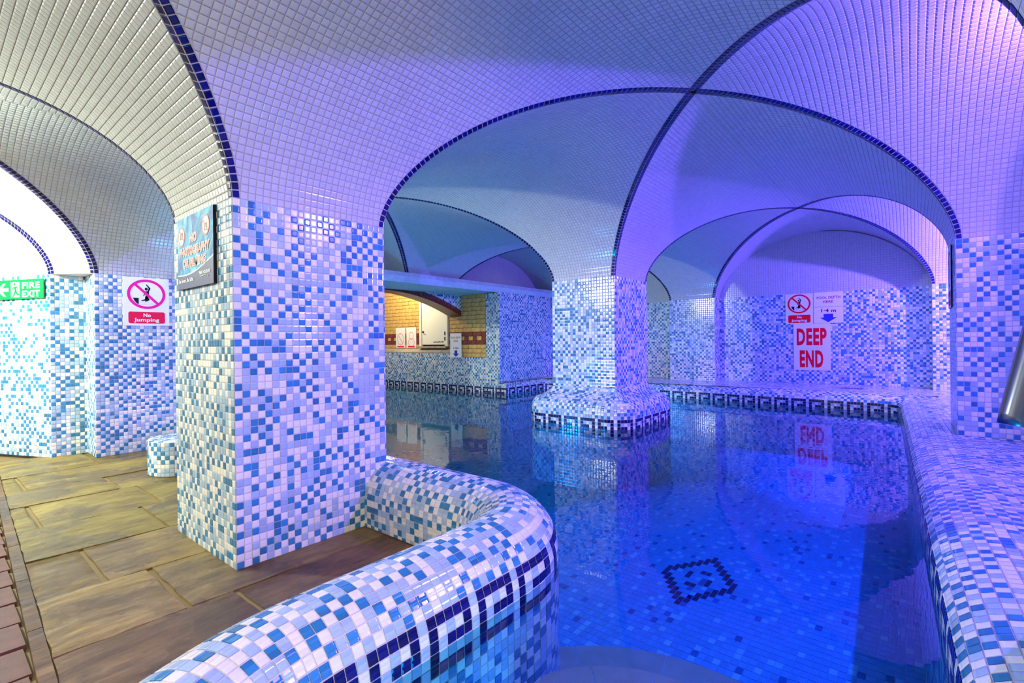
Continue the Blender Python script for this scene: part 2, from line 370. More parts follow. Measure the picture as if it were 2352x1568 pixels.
# ---------------------------------------------------------------- vault webs
_t = (np.linspace(0, 1, 500)**2.2)
_s = np.maximum(0, 1-(1-_t)**2)**0.6
def web(M, A, CA, B, CB, strips='AB', tile=True, zmin=ZS):
    """ruled vault web between two groins: A->CA on the left, B->CB on the right (seen from inside, bottom up)"""
    A, CA, B, CB = [np.array(q, float) for q in (A, CA, B, CB)]
    al = (B-A)/np.linalg.norm(B-A)
    LA = A+_t[:, None]*(CA-A); LB = B+_t[:, None]*(CB-B); Z = ZS+CROWN*_s
    lo_t = (LA-A)@al/P; hi_t = (LB-A)@al/P
    mid = (LA+LB)/2; perp = np.array([-al[1], al[0]]); pp = mid@perp
    arc = np.concatenate([[0], np.cumsum(np.hypot(np.diff(pp), np.diff(Z)))])/P
    vmax = arc[-1]; vmin = float(np.interp(zmin, Z, arc)) if zmin > ZS else -1
    tv = lambda v: np.interp(v, arc, _t)
    lo = lambda v: np.interp(v, arc, lo_t); hi = lambda v: np.interp(v, arc, hi_t)
    def S(u, v):
        u = np.asarray(u, float); v = np.clip(np.asarray(v, float), 0, vmax)
        a, b = lo(v), hi(v); f = np.where(b-a > 1e-6, (u-a)/np.maximum(b-a, 1e-6), 0.0)
        x = [np.interp(v, arc, LA[:, k])*(1-f)+np.interp(v, arc, LB[:, k])*f for k in (0, 1)]
        return np.stack([x[0], x[1], np.interp(v, arc, Z)], -1)
    nv = int(math.ceil(vmax))
    if not tile:
        J = np.arange(0, nv, 2.0); 
        M.add(S, np.full(len(J), -999.), J, np.full(len(J), 999.), np.minimum(J+2, vmax), np.full(len(J), 4), lo=lo, hi=hi, flip=False, g=0.0)
        return
    def dlo(v, f): e = 0.2; return (f(np.clip(v+e, 0, vmax))-f(np.clip(v-e, 0, vmax)))/(np.clip(v+e, 0, vmax)-np.clip(v-e, 0, vmax))
    sA = 'A' in strips; sB = 'B' in strips
    wl = lambda v: lo(v)+(np.sqrt(1+dlo(v, lo)**2)*1.0 if sA else 0)
    wh = lambda v: hi(v)-(np.sqrt(1+dlo(v, hi)**2)*1.0 if sB else 0)
    umin, umax = math.floor(lo_t.min()), math.ceil(hi_t.max())
    I, J = np.meshgrid(np.arange(umin, umax), np.arange(nv), indexing='ij'); I = I.ravel().astype(float); J = J.ravel().astype(float)
    v1 = np.minimum(J+1, vmax)
    k = (np.minimum(I+1, np.maximum(wh(J), wh(v1))) - np.maximum(I, np.minimum(wl(J), wl(v1)))) > 0.02
    k &= J >= vmin; I, J, v1 = I[k], J[k], v1[k]
    M.add(S, I, J, I+1, v1, np.full(len(I), 4), lo=wl, hi=wh)
    for side, f in (('A', lo), ('B', hi)):
        if side not in strips: continue
        vv = np.linspace(0, vmax, 1500); L = LA if side == 'A' else LB
        g3 = np.stack([np.interp(vv, arc, L[:, 0]), np.interp(vv, arc, L[:, 1]), np.interp(vv, arc, Z)], 1)
        sl = np.concatenate([[0], np.cumsum(np.linalg.norm(np.diff(g3, axis=0), axis=1))])/P
        n = int(sl[-1]); K = np.arange(n).astype(float); K = K[np.interp(K, sl, vv) >= vmin]; n = len(K)
        sign = 1.0 if side == 'A' else -1.0
        def SS(u, s_):   # u: 0..1 across the strip, s_: along
            v = np.interp(s_, sl, vv); t = dlo(v, f); q = np.sqrt(1+t*t)
            uu = f(v)+sign*(u/q); v2 = v-sign*(u*t/q)*1.0
            # keep across direction square to the groin
            return S(uu, np.clip(v2, 0, vmax))
        c = np.full(n, 3)
        M.add(SS, np.zeros(n)+K*0, K, np.ones(n), K+1, c, flip=(side == 'B'), g=0.085)

CXW, CXB, CXC = -0.468, 2.80, 6.07
CYS, CYB, CYD, CYN = -2.05, 0.95, 3.976, 6.55
def pillar_webs(M, xa, xb, ya, yb, which, cw=None, ce=None, tile=True, cys=None, cyn=None, zmin=ZS):
    """webs on the faces of a pier; corners facing bays get navy strips"""
    if 'S' in which: web(M, (xa, ya), (cw, cys), (xb, ya), (ce, cys), tile=tile, zmin=zmin)
    if 'E' in which: web(M, (xb, ya), (ce, cys), (xb, yb), (ce, cyn), tile=tile, zmin=zmin)
    if 'N' in which: web(M, (xb, yb), (ce, cyn), (xa, yb), (cw, cyn), tile=tile, zmin=zmin)
    if 'W' in which: web(M, (xa, yb), (cw, cyn), (xa, ya), (cw, cys), tile=tile, zmin=zmin)

P1 = (0.814, 1.541, 2.111, 2.800); P2 = (4.085, 4.789, 2.121, 2.811); P3 = (4.050, 4.735, -0.90, -0.21)
P4 = (0.814, 1.541, -0.90, -0.21); XF = 7.577
ceil = struct('ceiling')
M = Mosaic()
pillar_webs(M, *P1, 'SWEN', CXW, CXB, cys=CYB, cyn=CYD)
pillar_webs(M, *P2, 'SWEN', CXB, CXC, cys=CYB, cyn=CYD)
pillar_webs(M, *P3, 'WNE', CXB, CXC, cys=CYS, cyn=CYB)
pillar_webs(M, *P4, 'EN', CXW, CXB, cys=CYS, cyn=CYB)
pillar_webs(M, *P4, 'W', CXW, CXB, cys=CYS, cyn=CYB, tile=False)
# far wall half piers
Y5a, Y5b, Y6 = 2.216, 2.882, -0.175
web(M, (7.346, Y5b), (CXC, CYD), (7.346, Y5a), (CXC, CYB))
web(M, (7.346, Y5a), (CXC, CYB), (XF, Y5a), (XF, CYB), strips='A')
web(M, (XF, Y5b), (XF, CYD), (7.346, Y5b), (CXC, CYD), strips='B')
web(M, (7.346, Y6), (CXC, CYB), (7.346, -0.9), (CXC, CYS))
web(M, (XF, Y6), (XF, CYB), (7.346, Y6), (CXC, CYB), strips='B')
# north row: pier above the beam, pier in the corner, left wall pier
PN = (4.085, 4.789, 5.06, 5.70)
pillar_webs(M, *PN, 'SWE', CXB, CXC, cys=CYD, cyn=CYN, zmin=1.66)
web(M, (7.346, 5.60), (CXC, CYN), (7.346, 4.95), (CXC, CYD))
web(M, (7.346, 4.95), (CXC, CYD), (XF, 4.95), (XF, CYD), strips='A')
XA, YA = 0.932, 5.147
web(M, (XA, YA), (CXW, CYD), (1.56, YA), (CXB, CYD))
web(M, (1.56, YA), (CXB, CYD), (1.56, 5.75), (CXB, CYN))
web(M, (0.715, 5.45), (-0.45, 6.50), (XA, YA), (CXW, CYD))
web(M, (0.20, 6.60), (-0.70, 6.75), (0.715, 5.45), (-0.45, 6.50), strips='B')
# piers to the left of the camera
for ya, yb, cs, cn in ((2.111, 2.80, CYB, CYD), (-0.9, -0.21, CYS, CYB), (5.147, 5.8, CYD, CYN)):
    web(M, (-1.75, ya), (CXW, cs), (-1.75, yb), (CXW, cn), tile=False)
    web(M, (-2.6, ya), (-3.2, cs), (-1.75, ya), (CXW, cs), tile=False)
    web(M, (-1.75, yb), (CXW, cn), (-2.6, yb), (-3.2, cn), tile=False)
for xa, xb, ca, cb in ((0.814, 1.541, CXW, CXB), (4.06, 4.735, CXB, CXC)):
    web(M, (xb, -3.2), (cb, CYS), (xa, -3.2), (ca, CYS), tile=False)
M.mask = lambda c: ((c[:, 0] < 3.2) & (c[:, 1] > 0.9) & (c[:, 1] < 3.0)).astype(float)
M.finish(ceil, M_GROUTC, 'vault_bed', singles=300)

# ---------------------------------------------------------------- piers and walls
def pier(rect, z0, label, singles, zcorner=None, faces='SWEN', extra=None, mask=None):
    xa, xb, ya, yb = rect
    t = thing('pillar', label, 'pillar', ((xa+xb)/2, (ya+yb)/2, z0), 'mosaic pillars carrying the vault')
    M = Mosaic()
    if 'S' in faces: face(M, xa, ya, xb, ya, z0, ZS)
    if 'E' in faces: face(M, xb, ya, xb, yb, z0, ZS)
    if 'N' in faces: face(M, xb, yb, xa, yb, z0, ZS)
    if 'W' in faces: face(M, xa, yb, xa, ya, z0, ZS)
    if extra: extra(M)
    if mask: M.mask = mask
    M.finish(t, M_GROUT, 'shaft', singles=singles)
    return t
pier(P1, 0.0, 'thick square mosaic pillar standing on the stone floor, photography sign on its side', 300)

# flared foot of the pillar in the pool: rounded-rectangle sweep
def rrect_path(xa, xb, ya, yb, e, r, n=7):
    pts = []
    for cx, cy, a0 in ((xb+e-r, ya-e+r, -90), (xb+e-r, yb+e-r, 0), (xa-e+r, yb+e-r, 90), (xa-e+r, ya-e+r, 180)):
        for k in range(n+1):
            a = math.radians(a0+90*k/n); pts.append((cx+r*math.cos(a), cy+r*math.sin(a), math.cos(a), math.sin(a)))
    pts.append(pts[0]); return np.array(pts)
def sweep(M, path, prof, colf=None, vstart=0.0, flip=False, period=None, vlen=None, lift=LIFT):
    """path rows (x,y,nx,ny); prof list of (offset along normal, z); u follows the path, v the profile"""
    path = np.array(path, float); prof = np.array(prof, float)
    sl = np.concatenate([[0], np.cumsum(np.hypot(np.diff(path[:, 0]), np.diff(path[:, 1])))])/P
    pl = np.concatenate([[0], np.cumsum(np.hypot(np.diff(prof[:, 0]), np.diff(prof[:, 1])))])/P
    def S(u, v):
        x = np.interp(u, sl, path[:, 0]); y = np.interp(u, sl, path[:, 1]); nx = np.interp(u, sl, path[:, 2]); ny = np.interp(u, sl, path[:, 3])
        l = np.hypot(nx, ny); nx = nx/l; ny = ny/l
        o = np.interp(v, pl, prof[:, 0]); z = np.interp(v, pl, prof[:, 1])
        return np.stack([x+nx*o, y+ny*o, z], -1)
    U = sl[-1]; V = pl[-1]; nu = int(round(U)); k = U/nu
    J0 = vstart; I, J = np.meshgrid(np.arange(nu), np.arange(int(math.ceil(V-vstart))+ (1 if vstart > 0 else 0)), indexing='ij'); I = I.ravel().astype(float); J = J.ravel().astype(float)
    sh = vstart-(1 if vstart > 0 else 0)
    c = pick_cols(I, J)
    if colf is not None: c = colf(I, J, c)
    v0 = np.clip(J+sh, 0, V); v1 = np.clip(J+1+sh, 0, V)
    M.add(lambda u, v: S(u*k, v), I, v0, I+1, v1, c, flip=flip, lift=lift)
    return pl
def arcpts(cx, cz, rx, rz, a0, a1, n=10):
    return [(cx+rx*math.cos(math.radians(a0+(a1-a0)*k/n)), cz+rz*math.sin(math.radians(a0+(a1-a0)*k/n))) for k in range(n+1)]
def arclen(prof): 
    p = np.array(prof); return np.hypot(np.diff(p[:, 0]), np.diff(p[:, 1])).sum()/P
ZW = 0.1155        # water level
ZK = 0.205         # top of the key pattern
POOLZ = -0.45
def key_row(prof):   # tile row index shift so that a joint falls at z=ZK on the outer drop
    pr = np.array(prof); pl = np.concatenate([[0], np.cumsum(np.hypot(np.diff(pr[:, 0]), np.diff(pr[:, 1])))])/P
    k = [q for q in np.where(pr[:, 1] <= ZK)[0] if q > int(np.argmax(pr[:, 1]))][0]
    a = pl[k-1]+(pl[k]-pl[k-1])*(pr[k-1, 1]-ZK)/max(pr[k-1, 1]-pr[k, 1], 1e-9)
    return a
def foot(M):
    prof = [(-0.22, 0.46), (-0.208, 0.435), (-0.17, 0.402), (-0.11, 0.375)] + arcpts(-0.10, 0.255, 0.10, 0.11, 88, 0, 8) + [(0.0, POOLZ)]
    a = key_row(prof); row = int(math.ceil(a)); vs = a-math.floor(a)
    sweep(M, rrect_path(*P2, 0.22, 0.2215), prof, colf=greek(row if vs > 0 else row), vstart=vs, flip=True)
pier(P2, 0.44, 'square mosaic pillar with a flared foot rising from the pool water', 0, extra=foot)
pier(P3, 0.26, 'mosaic pillar on the ledge beside the handrail, edge-on sign on its side', 300, faces='WNE')
pier(P4, 0.0, 'mosaic pillar beside the pool steps, just outside the photo', 0, faces='NE')

wl = struct('wall_left')
M = Mosaic()
face(M, XA, YA, 1.60, YA, 0, ZS)
face(M, XA-0.0, 5.46, XA, YA, 0, ZS)
face(M, 0.705, 5.455, XA, 5.46, 0, ZS)
face(M, 0.20, 6.60, 0.705, 5.455, 0, ZS)
face(M, 1.60, YA, 1.60, 5.75, 0, ZS)
M.finish(wl, M_GROUT, 'wall_bed', singles=300)
pb = PB(); pb.poly([(0.70, 5.462, ZS), (XA+.01, 5.462, ZS), (XA+.002, YA-.002, ZS)]); pb.build('spring_ledge', M_GROUT, wl)

def lunette(M, x, y0, y1, z0, n=None):
    """white-tiled end wall x=const between y0..y1, filled up to the vault"""
    c = (y0+y1)/2; W = (y1-y0)/P
    def zt(u): q = 1-np.abs(2*u/W-1); t = q; return CROWN*np.maximum(0, 1-(1-t)**2)**0.6/P
    S = plane_S((x, y1, z0), (0, -1, 0), (0, 0, 1))
    nv = int(CROWN/P)+1
    vg = np.linspace(0, CROWN/P, 400)
    h = np.array([0.5*W*(1-math.sqrt(max(0, 1-(v*P/CROWN)**(1/0.6)))) for v in vg])
    lo = lambda v: np.interp(v, vg, h); hi = lambda v: W-np.interp(v, vg, h)
    I, J = np.meshgrid(np.arange(int(W)+1), np.arange(nv), indexing='ij'); I = I.ravel().astype(float); J = J.ravel().astype(float)
    v1 = np.minimum(J+1, CROWN/P); k = (np.minimum(I+1, hi(J))-np.maximum(I, lo(J)) > 0.02) & (v1 > J)
    M.add(S, I[k], J[k], I[k]+1, v1[k], np.full(k.sum(), 4), lo=lo, hi=hi)
def lunette_y(M, y, x0, x1, zlo, yflip=False):
    W = (x1-x0)/P
    S = plane_S((x0, y, ZS), (1, 0, 0), (0, 0, 1)); vg = np.linspace(0, CROWN/P, 400)
    h = np.array([0.5*W*(1-math.sqrt(max(0, 1-(v*P/CROWN)**(1/0.6)))) for v in vg])
    lo = lambda v: np.interp(v, vg, h); hi = lambda v: W-np.interp(v, vg, h)
    I, J = np.meshgrid(np.arange(int(W)+1), np.arange(int(CROWN/P)+1), indexing='ij'); I = I.ravel().astype(float); J = J.ravel().astype(float)
    v1 = np.minimum(J+1, CROWN/P); k = (np.minimum(I+1, hi(J))-np.maximum(I, lo(J)) > 0.02) & (v1 > J) & (J*P+ZS > zlo)
    M.add(S, I[k], J[k], I[k]+1, v1[k], np.full(k.sum(), 4), lo=lo, hi=hi)
wf = struct('wall_far')
M = Mosaic()
face(M, XF, Y5a, XF, Y6, 0.27, ZS)                    # wall with the deep end notice
face(M, 7.346, Y5b, 7.346, Y5a, 0.27, ZS); face(M, 7.346, Y5a, XF, Y5a, 0.27, ZS)
face(M, 7.346, Y6, 7.346, -0.9, 0.27, ZS); face(M, XF, Y6, 7.346, Y6, 0.27, ZS)
face(M, XF, 4.90, XF, Y5b, 0.27, ZS); face(M, XF, Y5b, 7.346, Y5b, 0.27, ZS)
face(M, 7.346, 5.6, 7.346, 4.83, 0.27, ZS)
M.finish(wf, M_GROUT, 'wall_bed', singles=0)
M = Mosaic()
lunette(M, XF, Y6, Y5a, ZS); lunette(M, XF, Y5b, 4.95, ZS)
lunette_y(M, 5.30, 4.789, 7.346, 1.64); lunette_y(M, 5.40, 1.56, 4.085, 1.64)
lu = struct('trim_1'); M.finish(lu, M_GROUTC, 'lunette_bed', singles=0)

# north-east wall with mosaic, brick pier, arch, sill
wb = struct('wall_back')
XB = 5.6; YV = 4.83
M = Mosaic()
def keyface(x0, y0, x1, y1, z0, z1):
    L = math.hypot(x1-x0, y1-y0); d = ((x1-x0)/L, (y1-y0)/L, 0)
    n = int((z1-ZK)/P); zt = ZK+n*P
    S = plane_S((x0, y0, zt), d, (0, 0, -1)); M.rect(S, L/P, (zt-z0)/P, flip=True, colf=greek(n))
keyface(XB, 9.0, XB, 5.90, POOLZ, 0.735)
keyface(XB, 5.90, XB, 5.10, POOLZ, 0.655)
keyface(XB, 5.10, XB, YV, POOLZ, 1.66)
face(M, XB, YV, 7.346, YV, 0.27, 1.65)
keyface(XB, YV, XB, 4.712, POOLZ, 0.275)
M.finish(wb, M_GROUT, 'wall_bed', singles=0)

def bricks(parent, x, ylo, yhi, zlo, zhi, bw, bh, red=(), mixed=(), clip=None, name='brick', mort=0.006, xd=0.012, zoff=0.0):
    """running-bond bricks on a wall facing -X; each brick an object"""
    cache = {}
    rows = int(math.ceil((zhi-zlo)/bh)); cnt = 0
    for j in range(rows):
        z0 = zlo+j*bh; z1 = min(z0+bh, zhi)
        off = (j % 2)*0.5*bw + (0.07 if j % 3 == 0 else 0)
        if z1-z0 < 0.015: continue
        k = 0; y = ylo-off-0.0
        while y < yhi:
            hb = bw if j not in mixed else bw/2
            a, b = max(y, ylo), min(y+hb, yhi)
            if b-a > 0.02:
                mm = M_RBRICK if (j in red or (j in mixed and k % 2 == 0)) else M_YBRICK
                if clip is None or clip(a, b, z0, z1):
                    key = (round(b-a, 3), round(z1-z0, 3), mm.name)
                    if key not in cache:
                        p = PB(); l, h = (b-a)/2-mort/2, (z1-z0)/2-mort/2; p.box((0, -l, -h), (xd, l, h))
                        o = p.build(name, mm); o.modifiers.clear(); cache[key] = o.data; bpy.data.objects.remove(o)
                    o = bpy.data.objects.new(name, cache[key]); o.parent = parent
                    o.location = Vector((x-xd-rnd.uniform(0, .002), (a+b)/2, (z0+z1)/2)) - Vector(parent.location); COL.objects.link(o); cnt += 1
            y += hb; k += 1
    return cnt
pb = PB(); pb.box((XB+0.002, 5.10, 0.655), (XB+0.16, 5.90, 1.66)); pb.build('pier_bed', M_BMORT, wb)
bricks(wb, XB+0.008, 5.10, 5.90, 0.66, 1.66, 0.187, 0.0665, red=(3, 5), mixed=(4,))
XBR = 5.75
pb = PB(); pb.box((XBR+0.002, 5.90, 0.70), (XBR+0.1, 9.0, 2.2)); pb.build('brick_bed', M_BMORT, wb)
bricks(wb, XBR+0.006, 5.90, 9.0, 0.80, 2.0, 0.187, 0.0655, red=(1, 3), mixed=(2,),
       clip=lambda a, b, z0, z1: not (a > 6.05 and b < 6.82 and z1 < 1.75 and z0 > 0.7))
pb = PB(); pb.poly([(XB-0.004, 9.0, 0.735), (XB-0.004, 5.9, 0.735), (XBR+0.002, 5.9, 0.80), (XBR+0.002, 9.0, 0.80)])
pb.poly([(XB-0.004, 5.9, 0.735), (XB-0.004, 9.0, 0.735), (XB-0.004, 9.0, 0.715), (XB-0.004, 5.9, 0.715)])
pb.build('sill', M_SILL, wb)

# beam that carries the vault, arch and spandrel behind it
bm = struct('trim_2')
pb = PB(); pb.box((1.6, YV, 1.645), (7.35, YV+0.05, 1.725)); pb.box((1.6, YV+0.05, 1.655), (7.35, 5.9, 1.78)); pb.build('beam', M_PLASTER, bm)
YR = 5.63
def archz(x):   # segmental arch soffit, springing at the pier
    xm = 4.05; rise = 0.33; half = XB-xm; R = (half*half+rise*rise)/(2*rise)
    return 1.31-R+rise-0+math.sqrt(max(R*R-(x-xm)**2, 0))
ar = struct('trim_3')
xs = np.linspace(2.5, XB, 46)
for k in range(45):
    p = PB(); a, b = xs[k], xs[k+1]; g = 0.0022
    za, zb = archz(a+g), archz(b-g); h = 0.095
    for (y0, y1) in ((YR, YR+0.27),):
        v = [(a+g, y0, za), (b-g, y0, zb), (b-g, y0, zb+h), (a+g, y0, za+h), (a+g, y1, za), (b-g, y1, zb), (b-g, y1, zb+h), (a+g, y1, za+h)]
        i = len(p.v); p.v += v
        for q in ((0, 1, 2, 3), (5, 4, 7, 6), (0, 4, 5, 1), (3, 2, 6, 7), (1, 5, 6, 2), (4, 0, 3, 7)): p.f.append(q); p.m.append(0)
    p.build('brick', M_RBRICK, ar, origin=((a+b)/2, YR, za))
p = PB()
for k in range(45):
    a, b = xs[k], xs[k+1]; h = 0.0
    p.poly([(a, YR+0.007, archz(a)+.001), (b, YR+0.007, archz(b)+.001), (b, YR+0.007, 1.9), (a, YR+0.007, 1.9)])
    p.poly([(a, YR+0.003, archz(a)+.003), (a, YR+0.268, archz(a)+.003), (b, YR+0.268, archz(b)+.003), (b, YR+0.003, archz(b)+.003)])
p.build('arch_bed', M_BMORT, ar)
M = Mosaic()
S = plane_S((2.5, YR+0.004, 1.40), (1, 0, 0), (0, 0, 1)); nu = int((XB-2.5)/P); nv = 16
I, J = np.meshgrid(np.arange(nu), np.arange(nv), indexing='ij'); I = I.ravel(); J = J.ravel()
k = np.array([1.40+P*j > archz(2.5+P*(i+.5))+0.03 for i, j in zip(I, J)])
M.add(S, I[k], J[k], I[k]+1, J[k]+1, pick_cols(I[k], J[k])); M.finish(ar, M_GROUT, 'spandrel_bed')

# door in the brick wall
d1 = struct('door_1', (XBR, 6.44, 0.83))
p = PB(); p.box((XBR-0.035, 6.13, 0.86), (XBR-0.005, 6.74, 1.72)); p.build('door_leaf', M_DOOR, d1, bevel=0.004)
p = PB(); p.box((XBR-0.05, 6.745, 0.83), (XBR+0.0, 6.80, 1.76)); p.box((XBR-0.05, 6.07, 0.83), (XBR+0.0, 6.125, 1.76)); p.box((XBR-0.05, 6.07, 1.725), (XBR, 6.80, 1.78)); p.build('door_frame', M_DOOR, d1, bevel=0.003)
p = PB(); p.box((XBR-0.09, 6.08, 0.80), (XBR-0.0, 6.79, 0.835)); p.build('threshold', M_SILL, d1, bevel=0.004)
p = PB(); p.box((XBR-0.05, 6.69, 1.07), (XBR-0.035, 6.715, 1.10)); p.tube([(XBR-0.045, 6.70, 1.085), (XBR-0.07, 6.70, 1.085), (XBR-0.07, 6.66, 1.085)], 0.006, 8); p.build('door_handle', M_METALD, d1)
for z in (1.02, 0.93):
    p = PB(); p.box((XBR-0.055, 6.122, z), (XBR-0.03, 6.145, z+0.06)); p.build('hinge', M_METALD, d1)
p = PB()
for k in range(12):
    y = 6.18+k*0.022+rnd.uniform(0, .01); p.box((XBR-0.0365, y, 0.893+rnd.uniform(0, .01)), (XBR-0.035, y+0.02, 0.91+rnd.uniform(0, .008)))
p.build('rust_stain', M_PAVER, d1)

# ---------------------------------------------------------------- pool shell, floor, steps
pf = struct('floor', (0, 0, POOLZ))
M = Mosaic()
def floorcols(I, J, c):
    X = I-40; Y = J-46    # cell of the medallion centre
    r = rng.random(len(I)); c = np.where(r < 0.1, 0, 1); c = np.where(r > 0.96, 2, c)
    s_ = np.abs(X)+np.abs(Y); med = ((s_ == 7) | (s_ == 6)) & (np.abs(Y) <= 6)
    med |= ((X == 2) & ((Y == 0) | (Y == -1))) | ((X == -2) & ((Y == 0) | (Y == 1))) | ((Y == 2) & ((X == 0) | (X == 1))) | ((Y == -2) & ((X == 0) | (X == -1)))
    return np.where(med, 3, c)
S = plane_S((0.9775, -0.445, POOLZ), (1.5, 0, 0), (0, 1, 0)); M.rect(S, 5.8/1.5/P, 5.3/P, colf=floorcols)
q = np.array([(-2.5, -0.5, POOLZ-.002), (7.4, -0.5, POOLZ-.002), (7.4, 9.1, POOLZ-.002), (-2.5, 9.1, POOLZ-.002)]); M.gv.append(q); M.gq.append(np.arange(4).reshape(1, 4)+M.gn); M.gn += 4
M.finish(pf, M_GROUTP, 'floor_bed', singles=0)

# steps going into the pool
for k, (rad, z) in enumerate(((0.70, -0.29), (0.43, -0.19), (0.20, -0.09))):
    t = thing('pool_step', ('lowest and widest submerged curved beige pool step', 'middle submerged curved beige pool step', 'topmost and smallest submerged curved beige pool step')[k], 'step', (1.12, 0.56, POOLZ), 'submerged steps into the pool')
    n = 7; cx, cy = 1.12, 0.56; z0 = (POOLZ, -0.29, -0.19)[k]
    for q in range(n):
        a0, a1 = math.radians(-100+200*q/n)+0.0022/rad, math.radians(-100+200*(q+1)/n)-0.0022/rad
        p = PB(); r_in = 0.015
        A = [(cx+r_in*math.cos((a0+a1)/2), cy+r_in*math.sin((a0+a1)/2))]+[(cx+rad*math.cos(a0+(a1-a0)*i/8), cy+rad*math.sin(a0+(a1-a0)*i/8)) for i in range(9)]
        p.poly([(x, y, z) for x, y in A])
        for i in range(len(A)):
            j = (i+1) % len(A); p.poly([(*A[i], z0), (*A[j], z0), (*A[j], z), (*A[i], z)])
        p.build('tile', M_STEPS, t, origin=(cx, cy, z))
    p = PB(); N = 40
    A = [(cx+(rad-.003)*math.cos(math.radians(-100+200*i/N)), cy+(rad-.003)*math.sin(math.radians(-100+200*i/N))) for i in range(N+1)]
    p.poly([(x, y, z-0.0015) for x, y in A]); p.build('step_bed', M_GROUT, t)

# pool edge in the foreground: rounded curb
def path_from(segs):
    return np.array(segs)
def curb_path():
    pts = [(1.58, 2.45), (1.58, 1.8), (1.58, 1.465)]
    pts += [(1.23+0.35*math.cos(math.radians(-90*k/12)), 1.465+0.35*math.sin(math.radians(-90*k/12))) for k in range(1, 13)]
    ctrl = [(1.23, 1.115), (0.95, 1.115), (0.62, 1.115), (0.44, 1.097), (0.29, 1.045), (0.15, 0.965), (0.02, 0.855), (-0.10, 0.70), (-0.20, 0.50)]
    for i in range(1, len(ctrl)):
        p0 = ctrl[max(i-2, 0)]; p1 = ctrl[i-1]; p2 = ctrl[i]; p3 = ctrl[min(i+1, len(ctrl)-1)]
        for k in range(1, 7):
            t = k/6; pts.append(tuple(0.5*((2*p1[d])+(-p0[d]+p2[d])*t+(2*p0[d]-5*p1[d]+4*p2[d]-p3[d])*t*t+(-p0[d]+3*p1[d]-3*p2[d]+p3[d])*t**3) for d in (0, 1)))
    pts = np.array(pts); t = np.gradient(pts, axis=0); t /= np.linalg.norm(t, axis=1, keepdims=True)
    return np.stack([pts[:, 0], pts[:, 1], -t[:, 1], t[:, 0]], 1)
cu = thing('pool_curb', 'low rounded mosaic curb between the stone floor and the pool, wrapping the corner', 'pool edge', (1.4, 1.3, 0))
M = Mosaic()
prof = [(-0.17, 0.0), (-0.17, 0.13)] + arcpts(0, 0.13, 0.17, 0.17, 180, 0, 20)[1:] + [(0.17, POOLZ)]
a = key_row(prof); vs = a-math.floor(a)
sweep(M, curb_path(), prof, colf=greek(int(math.floor(a))+(1 if vs > 0 else 0)), vstart=vs, flip=False)
M.mask = lambda c: ((c[:, 1] < 2.1) & (c[:, 2] > ZW)).astype(float)
M.finish(cu, M_GROUT, 'curb_bed', singles=300)
cu2 = thing('pool_curb', 'low mosaic curb at the pool side hidden behind the thick pillar', 'pool edge', (1.75, 4.0, 0))
M = Mosaic(); prof2 = [(x*0.6, z) for x, z in prof]
sweep(M, np.array([(1.72, 5.10, 1, 0), (1.72, 2.72, 1, 0)]), prof2, vstart=vs, flip=False); M.finish(cu2, M_GROUT, 'curb_bed')

# ledge on the right and along the far wall
def ledge_path():
    pts = [(0.9, -0.085, 0, 1), (6.18, 0.10, -0.035, 1)]
    cx, cy, r = 6.26, 0.27, 0.16
    for k in range(1, 9):
        a = math.radians(-90+90*k/9); pts.append((cx+r*math.cos(a), cy+r*math.sin(a), -math.cos(a), -math.sin(a)))
    pts += [(6.44, 0.35, -1, 0.05), (6.62, 4.45, -1, 0.05)]
    cx, cy = 6.50, 4.58
    for k in range(1, 9):
        a = math.radians(0+90*k/9); pts.append((cx+.12*math.cos(a), cy+.12*math.sin(a), -math.cos(a), -math.sin(a)))
    pts += [(6.40, 4.71, 0, -1), (5.61, 4.71, 0, -1)]
    return np.array(pts)
ld = thing('pool_ledge', 'wide mosaic ledge with a rolled edge along the right and far pool sides', 'pool edge', (5.0, -0.3, 0.2))
M = Mosaic()
prof = [(-0.34, 0.293), (-0.22, 0.292)] + [(-0.20+0.20*math.sin(math.radians(t)), 0.185+0.107*math.cos(math.radians(t))) for t in range(0, 91, 9)] + [(0.0, POOLZ)]
a = key_row(prof); vs = a-math.floor(a)
sweep(M, ledge_path(), prof, colf=greek(int(math.floor(a))+(1 if vs > 0 else 0)), vstart=vs, flip=False)
S = plane_S((0.9, -1.35, 0.2915), (1, 0, 0), (0, 1, 0)); M.rect(S, (7.4-0.9)/P, (1.35-0.30)/P)
S = plane_S((4.0, -0.315, 0.2912), (1, 0, 0), (0, 1, 0)); M.rect(S, 3.4/P, 0.12/P)
S = plane_S((6.62, -0.30, 0.2910), (1, 0, 0), (0, 1, 0)); M.rect(S, (XF-6.62)/P, (5.0+0.3)/P)
S = plane_S((5.60, 4.79, 0.2905), (1, 0, 0), (0, 1, 0)); M.rect(S, 1.2/P, 0.06/P)
M.mask = lambda c: ((c[:, 0] < 4.0)).astype(float)
M.finish(ld, M_GROUT, 'ledge_bed', singles=300)
dr = thing('drain_slot', 'small flat metal drain slot in the far ledge below the deep end notice', 'drain', (7.05, 0.56, 0.293))
p = PB(); p.box((7.03, 0.45, 0.292), (7.10, 0.68, 0.299)); p.build('drain_frame', M_DRAIN, dr, bevel=0.002)
p = PB()
for k in range(7): p.box((7.04, 0.465+k*0.03, 0.299), (7.09, 0.48+k*0.03, 0.301))
p.build('drain_slats', M_METALD, dr)

